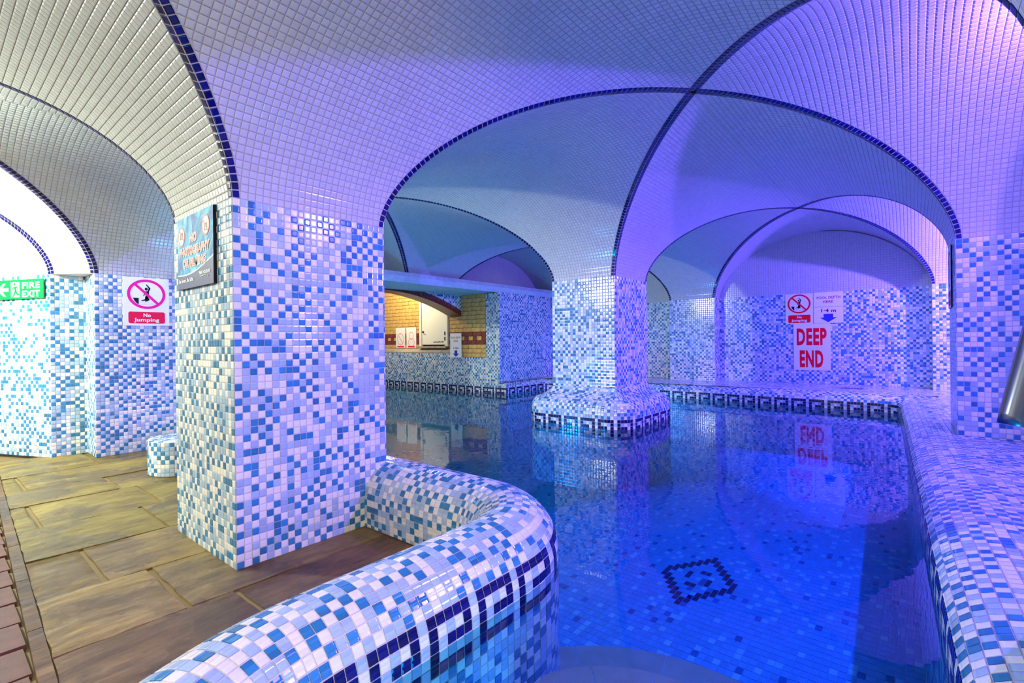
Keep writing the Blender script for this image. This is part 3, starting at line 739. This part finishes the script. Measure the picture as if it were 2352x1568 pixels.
# water body
wp = [(-0.22, 0.4), (-0.08, 0.74), (0.15, 0.95), (0.44, 1.10), (1.23, 1.115), (1.40, 1.16), (1.53, 1.28), (1.58, 1.50), (1.58, 9.0), (5.66, 9.0), (5.66, 4.76), (6.66, 4.76), (6.70, 4.0), (6.50, 0.10), (6.3, -0.02), (0.9, -0.13), (-0.22, -0.2)]
bmw = bmesh.new()
bv = [bmw.verts.new((x, y, POOLZ-0.02)) for x, y in wp]; tv_ = [bmw.verts.new((x, y, ZW)) for x, y in wp]
bmw.faces.new(tv_); bmw.faces.new(bv[::-1])
for i in range(len(wp)):
    j = (i+1) % len(wp); bmw.faces.new((bv[i], bv[j], tv_[j], tv_[i]))
bmesh.ops.recalc_face_normals(bmw, faces=bmw.faces)
me = bpy.data.meshes.new('pool_water'); bmw.to_mesh(me); me.materials.append(M_WATER)
wo = bpy.data.objects.new('pool_water', me); COL.objects.link(wo); wo['kind'] = 'stuff'; wo['label'] = 'still blue water filling the indoor pool'; wo['category'] = 'water'

# ---------------------------------------------------------------- stone floor on the left
fl = struct('floor_stone')
p = PB(); p.box((-2.4, 1.25, -0.08), (1.58, 9.0, -0.028)); p.poly([(0.20, 1.2, -0.012), (1.50, 1.2, -0.012), (1.50, 5.6, -0.012), (0.385, 5.6, -0.012)]); p.build('floor_bed', M_MORTAR, fl)
def xe(y): return 0.25+0.042*(y-1.95)
rows = [1.20, 1.58, 1.955, 2.43, 2.905, 3.40, 3.93, 4.37, 4.86, 5.6]
cross = {0: [0.35, 0.9], 1: [0.75], 2: [0.60], 3: [0.465, 1.2], 4: [0.80], 5: [0.40, 0.905], 6: [0.83], 7: [0.44, 1.2], 8: [0.9]}
mats = [M_STONE3, M_STONE3, M_STONE, M_STONE, M_STONE2, M_STONE2, M_STONE2, M_STONE2, M_STONE2]
def slab(x0, y0, x1, y1, m, k, taper=False):
    g = 0.006; n = 7; bmx = bmesh.new(); vs_ = []
    zb = rnd.uniform(-0.003, 0.003)
    for j in range(n+1):
        row = []
        for i in range(n+1):
            fx, fy = i/n, j/n; y = y0+g*.6+(y1-y0-1.2*g)*fy; xa = (xe(y) if x0 is None else x0+g*1.6); xb_ = x1-g*1.6
            x = xa+(xb_-xa)*fx
            if 0 < i < n and 0 < j < n: pass
            else: x += rnd.uniform(-.003, .003); y += rnd.uniform(-.004, .004)
            e = min(i, n-i, j, n-j); z = zb+(-0.005 if e == 0 else 0.0)+rnd.uniform(-.0015, .0015)
            row.append(bmx.verts.new((x, y, z)))
        vs_.append(row)
    for j in range(n):
        for i in range(n): 
            f = bmx.faces.new((vs_[j][i], vs_[j][i+1], vs_[j+1][i+1], vs_[j+1][i])); f.smooth = True
    ring = [vs_[0][i] for i in range(n+1)]+[vs_[j][n] for j in range(1, n+1)]+[vs_[n][i] for i in range(n-1, -1, -1)]+[vs_[j][0] for j in range(n-1, 0, -1)]
    low = [bmx.verts.new((v.co.x, v.co.y, -0.03)) for v in ring]
    for i in range(len(ring)):
        j = (i+1) % len(ring); bmx.faces.new((ring[i], low[i], low[j], ring[j]))
    me = bpy.data.meshes.new('stone'); bmx.to_mesh(me); me.materials.append(m); me.set_sharp_from_angle(angle=0.7)
    o = bpy.data.objects.new('stone', me); o.parent = fl; COL.objects.link(o)
for r_ in range(len(rows)-1):
    xsx = [None]+cross[r_]+[1.46 if r_ < 3 or True else 1.46]
    for a_, b_ in zip(xsx[:-1], xsx[1:]):
        slab(a_, rows[r_], b_, rows[r_+1], mats[r_], r_)
# stone kerb strip between flags and pavers, then the brick pavers
for j in range(10):
    y0, y1 = 1.2+j*0.5, 1.2+(j+1)*0.5-0.006
    p = PB(); i0 = 0
    a = [(xe(y0)-0.040, y0), (xe(y0)-0.004, y0), (xe(y1)-0.004, y1), (xe(y1)-0.040, y1)]
    p.poly([(x, y, -0.002) for x, y in a])
    for i in range(4): k = (i+1) % 4; p.poly([(*a[i], -0.04), (*a[k], -0.04), (*a[k], -0.002), (*a[i], -0.002)])
    p.build('kerb_stone', M_STONE3, fl)
pitchb = 0.195
for j in range(21):
    y0 = 1.15+j*pitchb
    for i in range(2):
        x1 = xe(y0)-0.043-i*0.40; x0 = x1-0.394
        p = PB(); z = -0.012+rnd.uniform(-.003, .003); g = 0.0045; sl = -0.02
        p.v += [(x0, y0+g, -0.05), (x1, y0+g, -0.05), (x1, y0+pitchb-g, -0.05), (x0, y0+pitchb-g, -0.05), (x0+.003, y0+g+.003, z), (x1-.003, y0+g+.003, z), (x1-.003, y0+pitchb-g-.003, z), (x0+.003, y0+pitchb-g-.003, z)]
        for q in ((4, 5, 6, 7), (0, 1, 5, 4), (1, 2, 6, 5), (2, 3, 7, 6), (3, 0, 4, 7)): p.f.append(q); p.m.append(0)
        p.build('brick', M_PAVER, fl, origin=(x0, y0, -0.02))

# round tiled stool beside the pillar
SX, SY, SR, SH = 1.27, 4.15, 0.235, 0.235
st = thing('tiled_stool', 'low round mosaic stool standing on the stone floor behind the thick pillar', 'stool', (SX, SY, 0))
M = Mosaic()
n = int(round(2*math.pi*SR/P)); 
def Sc(u, v): a = -np.asarray(u)*2*math.pi/n; return np.stack([SX+SR*np.cos(a), SY+SR*np.sin(a), SH-np.asarray(v)*P], -1)
M.rect(lambda u, v: Sc(-u, v), n, SH/P, flip=True)
M.finish(st, M_GROUT, 'drum', singles=120)
p = PB(); A = [(SX+SR*math.cos(2*math.pi*k/48), SY+SR*math.sin(2*math.pi*k/48), SH) for k in range(48)]; p.poly(A); p.build('seat_bed', M_GROUT, st)
M = Mosaic()
S = plane_S((SX-SR, SY-SR, SH), (1, 0, 0), (0, 1, 0)); nn = int(2*SR/P); I, J = np.meshgrid(np.arange(nn), np.arange(nn), indexing='ij'); I = I.ravel(); J = J.ravel()
k = np.hypot((I+.5)*P-SR, (J+.5)*P-SR) < SR-0.012
M.add(S, I[k], J[k], I[k]+1, J[k]+1, pick_cols(I[k], J[k]), grout=False)
top = thing  # (kept simple: seat tiles belong to the stool)
M.finish(st, M_GROUT, 'seat', singles=0)

# ---------------------------------------------------------------- signs
class Board:
    """flat board: origin = top-left corner, R = right, D = down, size w x h; art in metres from the top-left"""
    def __init__(s, name, label, cat, O, R, w, h, mat_, t=0.006, group=None, edge=None):
        s.O = Vector(O); s.R = Vector(R).normalized(); s.D = Vector((0, 0, -1)); s.N = s.R.cross(Vector((0, 0, 1))).normalized()
        s.w, s.h = w, h; s.t = t
        s.root = thing(name, label, cat, tuple(s.O), group)
        p = PB(); c = [s.pt(0, 0, 0), s.pt(w, 0, 0), s.pt(w, h, 0), s.pt(0, h, 0)]; d = [s.pt(0, 0, t), s.pt(w, 0, t), s.pt(w, h, t), s.pt(0, h, t)]
        p.v = [tuple(q) for q in c+d]
        for q in ((4, 7, 6, 5), (0, 1, 5, 4), (1, 2, 6, 5), (2, 3, 7, 6), (3, 0, 4, 7)): p.f.append(q[::-1] if q[0] == 4 else q); p.m.append(0 if q[0] == 4 else 1)
        p.m[0] = 0; p.build('board', [mat_, edge or mat_], s.root, origin=tuple(s.O)); s.k = 0
    def pt(s, x, y, n=0): return s.O+s.R*x+s.D*y+s.N*n
    def lift(s): s.k += 1; return s.t+0.0003+0.00010*s.k
    def poly(s, pts, m, name='print'):
        l = s.lift(); p = PB(); P_ = [s.pt(x, y, l) for x, y in pts]; p.poly([tuple(q) for q in P_]); return p.build(name, m, s.root, origin=tuple(s.O))
    def polys(s, lst, m, name='print'):
        l = s.lift(); p = PB()
        for pts in lst: p.poly([tuple(s.pt(x, y, l)) for x, y in pts])
        return p.build(name, m, s.root, origin=tuple(s.O))
    def ring(s, cx, cy, rx, ry, wd, m, n=48, name='ring'):
        out = []
        for k in range(n):
            a, b = 2*math.pi*k/n, 2*math.pi*(k+1)/n
            out.append([(cx+rx*math.cos(a), cy+ry*math.sin(a)), (cx+rx*math.cos(b), cy+ry*math.sin(b)), (cx+(rx-wd)*math.cos(b), cy+(ry-wd)*math.sin(b)), (cx+(rx-wd)*math.cos(a), cy+(ry-wd)*math.sin(a))])
        return s.polys(out, m, name)
    def disc(s, cx, cy, rx, ry, m, n=40, name='print'): return s.poly([(cx+rx*math.cos(2*math.pi*k/n), cy+ry*math.sin(2*math.pi*k/n)) for k in range(n)], m, name)
    def rrect(s, x0, y0, x1, y1, r, m, name='print'):
        pts = []
        for cx, cy, a0 in ((x1-r, y0+r, -90), (x1-r, y1-r, 0), (x0+r, y1-r, 90), (x0+r, y0+r, 180)):
            for k in range(6): a = math.radians(a0+90*k/5); pts.append((cx+r*math.cos(a), cy+r*math.sin(a)))
        return s.poly(pts, m, name)
    def limb(s, pts, ws):   # tapered limb quads list
        out = []
        for (a, b), (w0, w1) in zip(zip(pts[:-1], pts[1:]), zip(ws[:-1], ws[1:])):
            dx, dy = b[0]-a[0], b[1]-a[1]; l = math.hypot(dx, dy) or 1; nx, ny = -dy/l, dx/l
            out.append([(a[0]+nx*w0, a[1]+ny*w0), (b[0]+nx*w1, b[1]+ny*w1), (b[0]-nx*w1, b[1]-ny*w1), (a[0]-nx*w0, a[1]-ny*w0)])
            out.append([(b[0]+w1*math.cos(t*math.pi/4), b[1]+w1*math.sin(t*math.pi/4)) for t in range(8)])
        return out
    def text(s, txt, cx, base, height, m, width=None, bold=0.02, name='lettering', space=1.05):
        cu_ = bpy.data.curves.new(name, 'FONT'); cu_.body = txt; cu_.align_x = 'CENTER'; cu_.size = 1.0; cu_.offset = bold; cu_.space_character = space; cu_.extrude = 0; cu_.resolution_u = 3; cu_.fill_mode = 'FRONT'
        cu_.materials.append(m); o = bpy.data.objects.new(name, cu_); COL.objects.link(o)
        cap = 0.729; sy = height/cap; bpy.context.view_layer.update(); wd = max(o.dimensions.x, 1e-3)
        sx = (width/wd) if width else sy
        l = s.lift(); q = s.pt(cx, base, l); Up = -s.D
        mt = Matrix(((s.R.x*sx, Up.x*sy, s.N.x, q.x), (s.R.y*sx, Up.y*sy, s.N.y, q.y), (s.R.z*sx, Up.z*sy, s.N.z, q.z), (0, 0, 0, 1)))
        dg = bpy.context.evaluated_depsgraph_get(); me = bpy.data.meshes.new_from_object(o.evaluated_get(dg)); bpy.data.objects.remove(o)
        me.transform(Matrix.Translation(-s.O) @ mt); me.materials.clear(); me.materials.append(m)
        o = bpy.data.objects.new(name, me); o.parent = s.root; COL.objects.link(o); return o
    def jumper(s, cx, cy, k, m, ringm):
        """no-jumping pictogram centred at cx,cy, scale k = ring radius"""
        f = lambda x, y: (cx+x*k, cy+y*k)
        L = []
        L.append([(cx+k*(-0.02+0.085*math.cos(a*math.pi/6)), cy+k*(-0.33+0.095*math.sin(a*math.pi/6))) for a in range(12)])
        L += s.limb([f(0.02, -0.20), f(0.05, 0.02), f(0.0, 0.22)], [0.10*k, 0.085*k, 0.085*k])
        L += s.limb([f(0.08, -0.18), f(0.16, -0.38), f(0.0, -0.60)], [0.045*k, 0.045*k, 0.03*k])
        L += s.limb([f(-0.05, -0.14), f(-0.12, 0.0), f(-0.16, 0.12)], [0.035*k, 0.03*k, 0.02*k])
        L += s.limb([f(0.0, 0.22), f(0.10, 0.34), f(-0.06, 0.46)], [0.07*k, 0.055*k, 0.03*k])
        L += s.limb([f(-0.02, 0.22), f(-0.05, 0.36), f(-0.26, 0.42)], [0.07*k, 0.05*k, 0.03*k])
        s.polys(L, m, 'pictogram')
        s.poly([f(-0.72, 0.26), f(-0.42, 0.26), f(-0.42, 0.66), f(-0.50, 0.62), f(-0.62, 0.48)], m, 'pictogram')
        W = []
        for row in (0.54, 0.66):
            for q in range(12):
                x0 = -0.36+q*0.07; y = row
                W.append([f(x0, y+0.03*math.sin(q*1.6)), f(x0+.07, y+0.03*math.sin((q+1)*1.6)), f(x0+.07, y+.012+0.03*math.sin((q+1)*1.6)), f(x0, y+.012+0.03*math.sin(q*1.6))])
        s.polys(W, M_GREY, 'waves')
        s.polys([[f(-0.66, -0.55), f(-0.55, -0.66), f(0.66, 0.55), f(0.55, 0.66)]], ringm, 'ring')

# left wall: no jumping
B = Board('no_jumping_sign', 'white no jumping notice with magenta ring on the tiled left wall', 'sign', (1.117, YA-0.003, 1.494), (1, 0, 0), 0.330, 0.415, M_PAPER, 0.004)
B.jumper(0.165, 0.142, 0.135, M_BLACK, M_MAG); B.ring(0.165, 0.142, 0.138, 0.128, 0.022, M_MAG)
B.rrect(0.035, 0.295, 0.297, 0.395, 0.016, M_RED2); B.text('No', 0.166, 0.338, 0.030, M_PAPER, bold=0.03); B.text('Jumping', 0.166, 0.378, 0.030, M_PAPER, width=0.18, bold=0.03)
B.poly([(0.25, 0.409), (0.32, 0.409), (0.32, 0.411), (0.25, 0.411)], M_GREY, 'small_print')
# fire exit
R = Vector((0.68-0.463, 5.485-5.96, 0)).normalized()
B = Board('fire_exit_sign', 'green fire exit sign with running figure on the far left wall', 'sign', (0.463-0.02, 5.96-0.02*0+0.03, 1.466), R, 0.56, 0.160, M_GREEN, 0.004)
B.poly([(0.02, 0.08), (0.095, 0.025), (0.125, 0.025), (0.085, 0.066), (0.155, 0.066), (0.155, 0.094), (0.085, 0.094), (0.125, 0.135), (0.095, 0.135)], M_PAPER, 'arrow')
B.poly([(0.185, 0.018), (0.285, 0.018), (0.285, 0.145), (0.185, 0.145)], M_PAPER, 'doorway')
k = 0.09; f = lambda x, y: (0.237+x*k, 0.08+y*k)
L = [[(0.228+0.011*math.cos(a*math.pi/6), 0.036+0.012*math.sin(a*math.pi/6)) for a in range(12)]]
L += B.limb([f(-0.05, -0.25), f(0.05, 0.1)], [0.013, 0.011]) + B.limb([f(-0.05, -0.22), f(-0.32, -0.12), f(-0.4, 0.1)], [0.006, 0.005, 0.004]) + B.limb([f(-0.02, -0.25), f(0.26, -0.2), f(0.36, 0.05)], [0.006, 0.005, 0.004])
L += B.limb([f(0.05, 0.1), f(0.2, 0.42), f(0.5, 0.45)], [0.009, 0.008, 0.005]) + B.limb([f(0.0, 0.1), f(-0.12, 0.45), f(-0.4, 0.72)], [0.009, 0.008, 0.005])
B.polys(L, M_GREEN, 'running_figure')
B.text('FIRE', 0.415, 0.074, 0.052, M_PAPER, width=0.205, bold=0.03); B.text('EXIT', 0.415, 0.144, 0.052, M_PAPER, width=0.205, bold=0.03)
# photography board on the thick pillar
B = Board('photography_sign', 'blue no photography or filming board on the thick pillar', 'sign', (P1[0]-0.004, 2.700, 1.498), (0, -1, 0), 0.435, 0.330, M_POSTER, 0.012, edge=M_BLACK)
wv = [(0, 0.262)]+[(0.435*q/20, 0.262-0.0*q+0.012*math.sin(q/20*math.pi*1.2)-0.045*(q/20)**1.6) for q in range(1, 21)]
B.poly(wv+[(0.435, 0.330), (0, 0.330)], M_INDIGO, 'band')
B.polys([[(a[0], a[1]-.002), (b[0], b[1]-.002), (b[0], b[1]+.003), (a[0], a[1]+.003)] for a, b in zip(wv[:-1], wv[1:])], M_PAPER, 'line')
for cx_ in (0.055, 0.355):
    B.disc(cx_, 0.085-0.012*(cx_ > .1), 0.038, 0.042, M_PAPER); B.polys([[(cx_-.02, .065), (cx_+.02, .065), (cx_+.02, .098), (cx_-.02, .098)]], M_BLACK, 'camera_picture')
    B.disc(cx_, 0.082, 0.009, 0.010, M_GREY)
    B.ring(cx_, 0.085-0.012*(cx_ > .1), 0.042, 0.046, 0.008, M_ORED)
    B.polys([[(cx_-.032, .052), (cx_-.026, .046), (cx_+.032, .104), (cx_+.026, .110)]], M_ORED, 'ring')
for dx, m_, b_ in ((0, M_PAPER, 0.075), (0, M_ORED, 0.02)):
    B.text('NO', 0.205, 0.122, 0.036, m_, width=0.085+b_*.1, bold=b_)
    B.text('PHOTOGRAPHY', 0.212, 0.178, 0.036, m_, width=0.365+b_*.1, bold=b_)
    B.text('OR FILMING', 0.215, 0.232, 0.036, m_, width=0.275+b_*.1, bold=b_)
B.text('Be Smart, Be Safe!', 0.115, 0.300, 0.017, M_PAPER, width=0.18, bold=0.02)
B.text('PARK HOLIDAYS', 0.340, 0.280, 0.014, M_PAPER, width=0.125, bold=0.02)
B.poly([(0.285, 0.288), (0.36, 0.286), (0.36, 0.2875), (0.285, 0.2895)], M_PAPER, 'line'); B.text('UK', 0.378, 0.296, 0.008, M_ORED)
# deep end notices
XD = XF-0.004
B = Board('no_jumping_sign', 'small white no jumping notice with red ring above the deep end poster', 'sign', (XD, 1.345, 1.497), (0, -1, 0), 0.325, 0.405, M_PAPER, 0.005)
B.jumper(0.162, 0.135, 0.130, M_BLACK, M_RED); B.ring(0.162, 0.135, 0.136, 0.128, 0.021, M_RED)
B.rrect(0.033, 0.285, 0.295, 0.390, 0.014, M_RED); B.text('No', 0.165, 0.328, 0.032, M_PAPER, bold=0.03); B.text('Jumping', 0.165, 0.373, 0.032, M_PAPER, width=0.185, bold=0.03)
B = Board('pool_depth_sign', 'white pool depth 1.4 m notice with blue arrow beside the red ring notice', 'sign', (XD, 1.012, 1.500), (0, -1, 0), 0.325, 0.405, M_PAPER, 0.005)
B.text('POOL DEPTH', 0.165, 0.088, 0.034, M_DRED, width=0.26, bold=0.02); B.text('HERE', 0.160, 0.142, 0.034, M_DRED, width=0.115, bold=0.02)
B.polys([[(0.01+q*.0205, 0.192+.004*math.sin(q*1.9)), (0.03+q*.0205, 0.192+.004*math.sin(q*1.9+1.9)), (0.03+q*.0205, 0.195+.004*math.sin(q*1.9+1.9)), (0.01+q*.0205, 0.195+.004*math.sin(q*1.9))] for q in range(15)], M_BLUE, 'wavy_line')
B.text('1·4 m', 0.160, 0.262, 0.042, M_DRED, width=0.165, bold=0.04)
B.poly([(0.11, 0.285), (0.215, 0.285), (0.215, 0.333), (0.258, 0.333), (0.162, 0.395), (0.066, 0.333), (0.11, 0.333)], M_BLUE, 'arrow')
B = Board('deep_end_sign', 'tall white poster reading DEEP END in big red letters on the far wall', 'sign', (XD, 1.252, 1.092), (0, -1, 0), 0.425, 0.620, M_PAPER, 0.005)
B.text('DEEP', 0.205, 0.275, 0.215, M_RED, width=0.345, bold=0.045, space=1.12); B.text('END', 0.205, 0.570, 0.215, M_RED, width=0.27, bold=0.045, space=1.12)
# edge-on notice on the pillar at the right
B = Board('no_jumping_sign', 'no jumping notice seen edge-on on the pillar beside the handrail', 'sign', (4.68, P3[3]+0.004, 1.515), (-1, 0, 0), 0.31, 0.415, M_PAPER, 0.006, edge=M_BLACK)
B.ring(0.155, 0.15, 0.125, 0.125, 0.02, M_RED); B.polys([[(0.06, 0.07), (0.075, 0.055), (0.25, 0.23), (0.235, 0.245)]], M_RED, 'ring'); B.rrect(0.03, 0.30, 0.28, 0.40, 0.014, M_RED)
B.text('No Jumping', 0.155, 0.36, 0.03, M_PAPER, width=0.2)
# notices by the brick pier
B = Board('pool_depth_sign', 'white depth notice with a small blue arrow on the brick pier', 'sign', (XB-0.012, 5.885, 1.045), (0, -1, 0), 0.262, 0.395, M_PAPER, 0.005)
B.text('POOL DEPTH', 0.131, 0.085, 0.03, M_DRED, width=0.22); B.text('HERE', 0.131, 0.14, 0.03, M_DRED, width=0.1)
B.text('1·4m', 0.131, 0.255, 0.032, M_DRED, width=0.12, bold=0.03)
B.poly([(0.10, 0.28), (0.165, 0.28), (0.165, 0.33), (0.205, 0.33), (0.132, 0.385), (0.062, 0.33), (0.10, 0.33)], M_BLUE, 'arrow')
for q, (yy, lb) in enumerate(((7.51, 'white paper notice against the buff bricks, the one farther from the door'), (7.20, 'white paper notice against the buff bricks, the one closer to the door'))):
    B = Board('paper_notice', lb, 'sign', (XBR-0.012, yy, 1.175), (0, -1, 0), 0.275, 0.37, M_PAPER, 0.004, group='paper notices on the sill')
    if q == 0: B.ring(0.137, 0.21, 0.095, 0.11, 0.008, M_RED); B.polys([[(0.07, 0.14), (0.076, 0.134), (0.205, 0.284), (0.199, 0.29)]], M_RED, 'print')
    else: B.ring(0.137, 0.15, 0.06, 0.07, 0.007, M_RED); B.ring(0.137, 0.27, 0.085, 0.075, 0.007, M_RED)
    B.rrect(0.04, 0.335, 0.235, 0.360, 0.01, M_RED)

# ---------------------------------------------------------------- handrail at the right
def at(px, py, d):
    q = CPOS + d*(CF + CR*(px-1176)/FPX - CU*(py-784)/FPX); return tuple(q)
hr = thing('handrail', 'polished steel pool handrail leaning in at the right by the ledge', 'handrail', (1.0, -0.25, 0.29))
pts = [at(2332, 978, 0.86), at(2338, 950, 0.86), at(2372, 830, 0.84), at(2410, 700, 0.82), at(2440, 600, 0.80), at(2490, 560, 0.78), at(2560, 560, 0.76), at(2640, 640, 0.74), at(2700, 900, 0.72), at(2740, 1300, 0.72)]
p = PB(); p.tube([pts[0]]+pts, [0.014]+[0.024]*len(pts), 24); p.build('rail', M_CHROME, hr, smooth=True)

# ---------------------------------------------------------------- outer shell of the basement (behind the camera and beyond)
sh = struct('wall_shell')
M_SHELL = mat('white_tiled_shell', srgb(215, 215, 212), 0.5)
p = PB()
X0, X1, Y0, Y1, Z1 = -3.2, 8.3, -3.3, 9.3, 2.45
p.poly([(X0, Y0, -.6), (X0, Y1, -.6), (X0, Y1, Z1), (X0, Y0, Z1)]); p.poly([(X1, Y0, -.6), (X1, Y0, Z1), (X1, Y1, Z1), (X1, Y1, -.6)])
p.poly([(X0, Y0, -.6), (X0, Y0, Z1), (X1, Y0, Z1), (X1, Y0, -.6)]); p.poly([(X0, Y1, -.6), (X1, Y1, -.6), (X1, Y1, Z1), (X0, Y1, Z1)])
p.poly([(X0, Y0, Z1), (X0, Y1, Z1), (X1, Y1, Z1), (X1, Y0, Z1)])
p.build('shell', M_SHELL, sh)
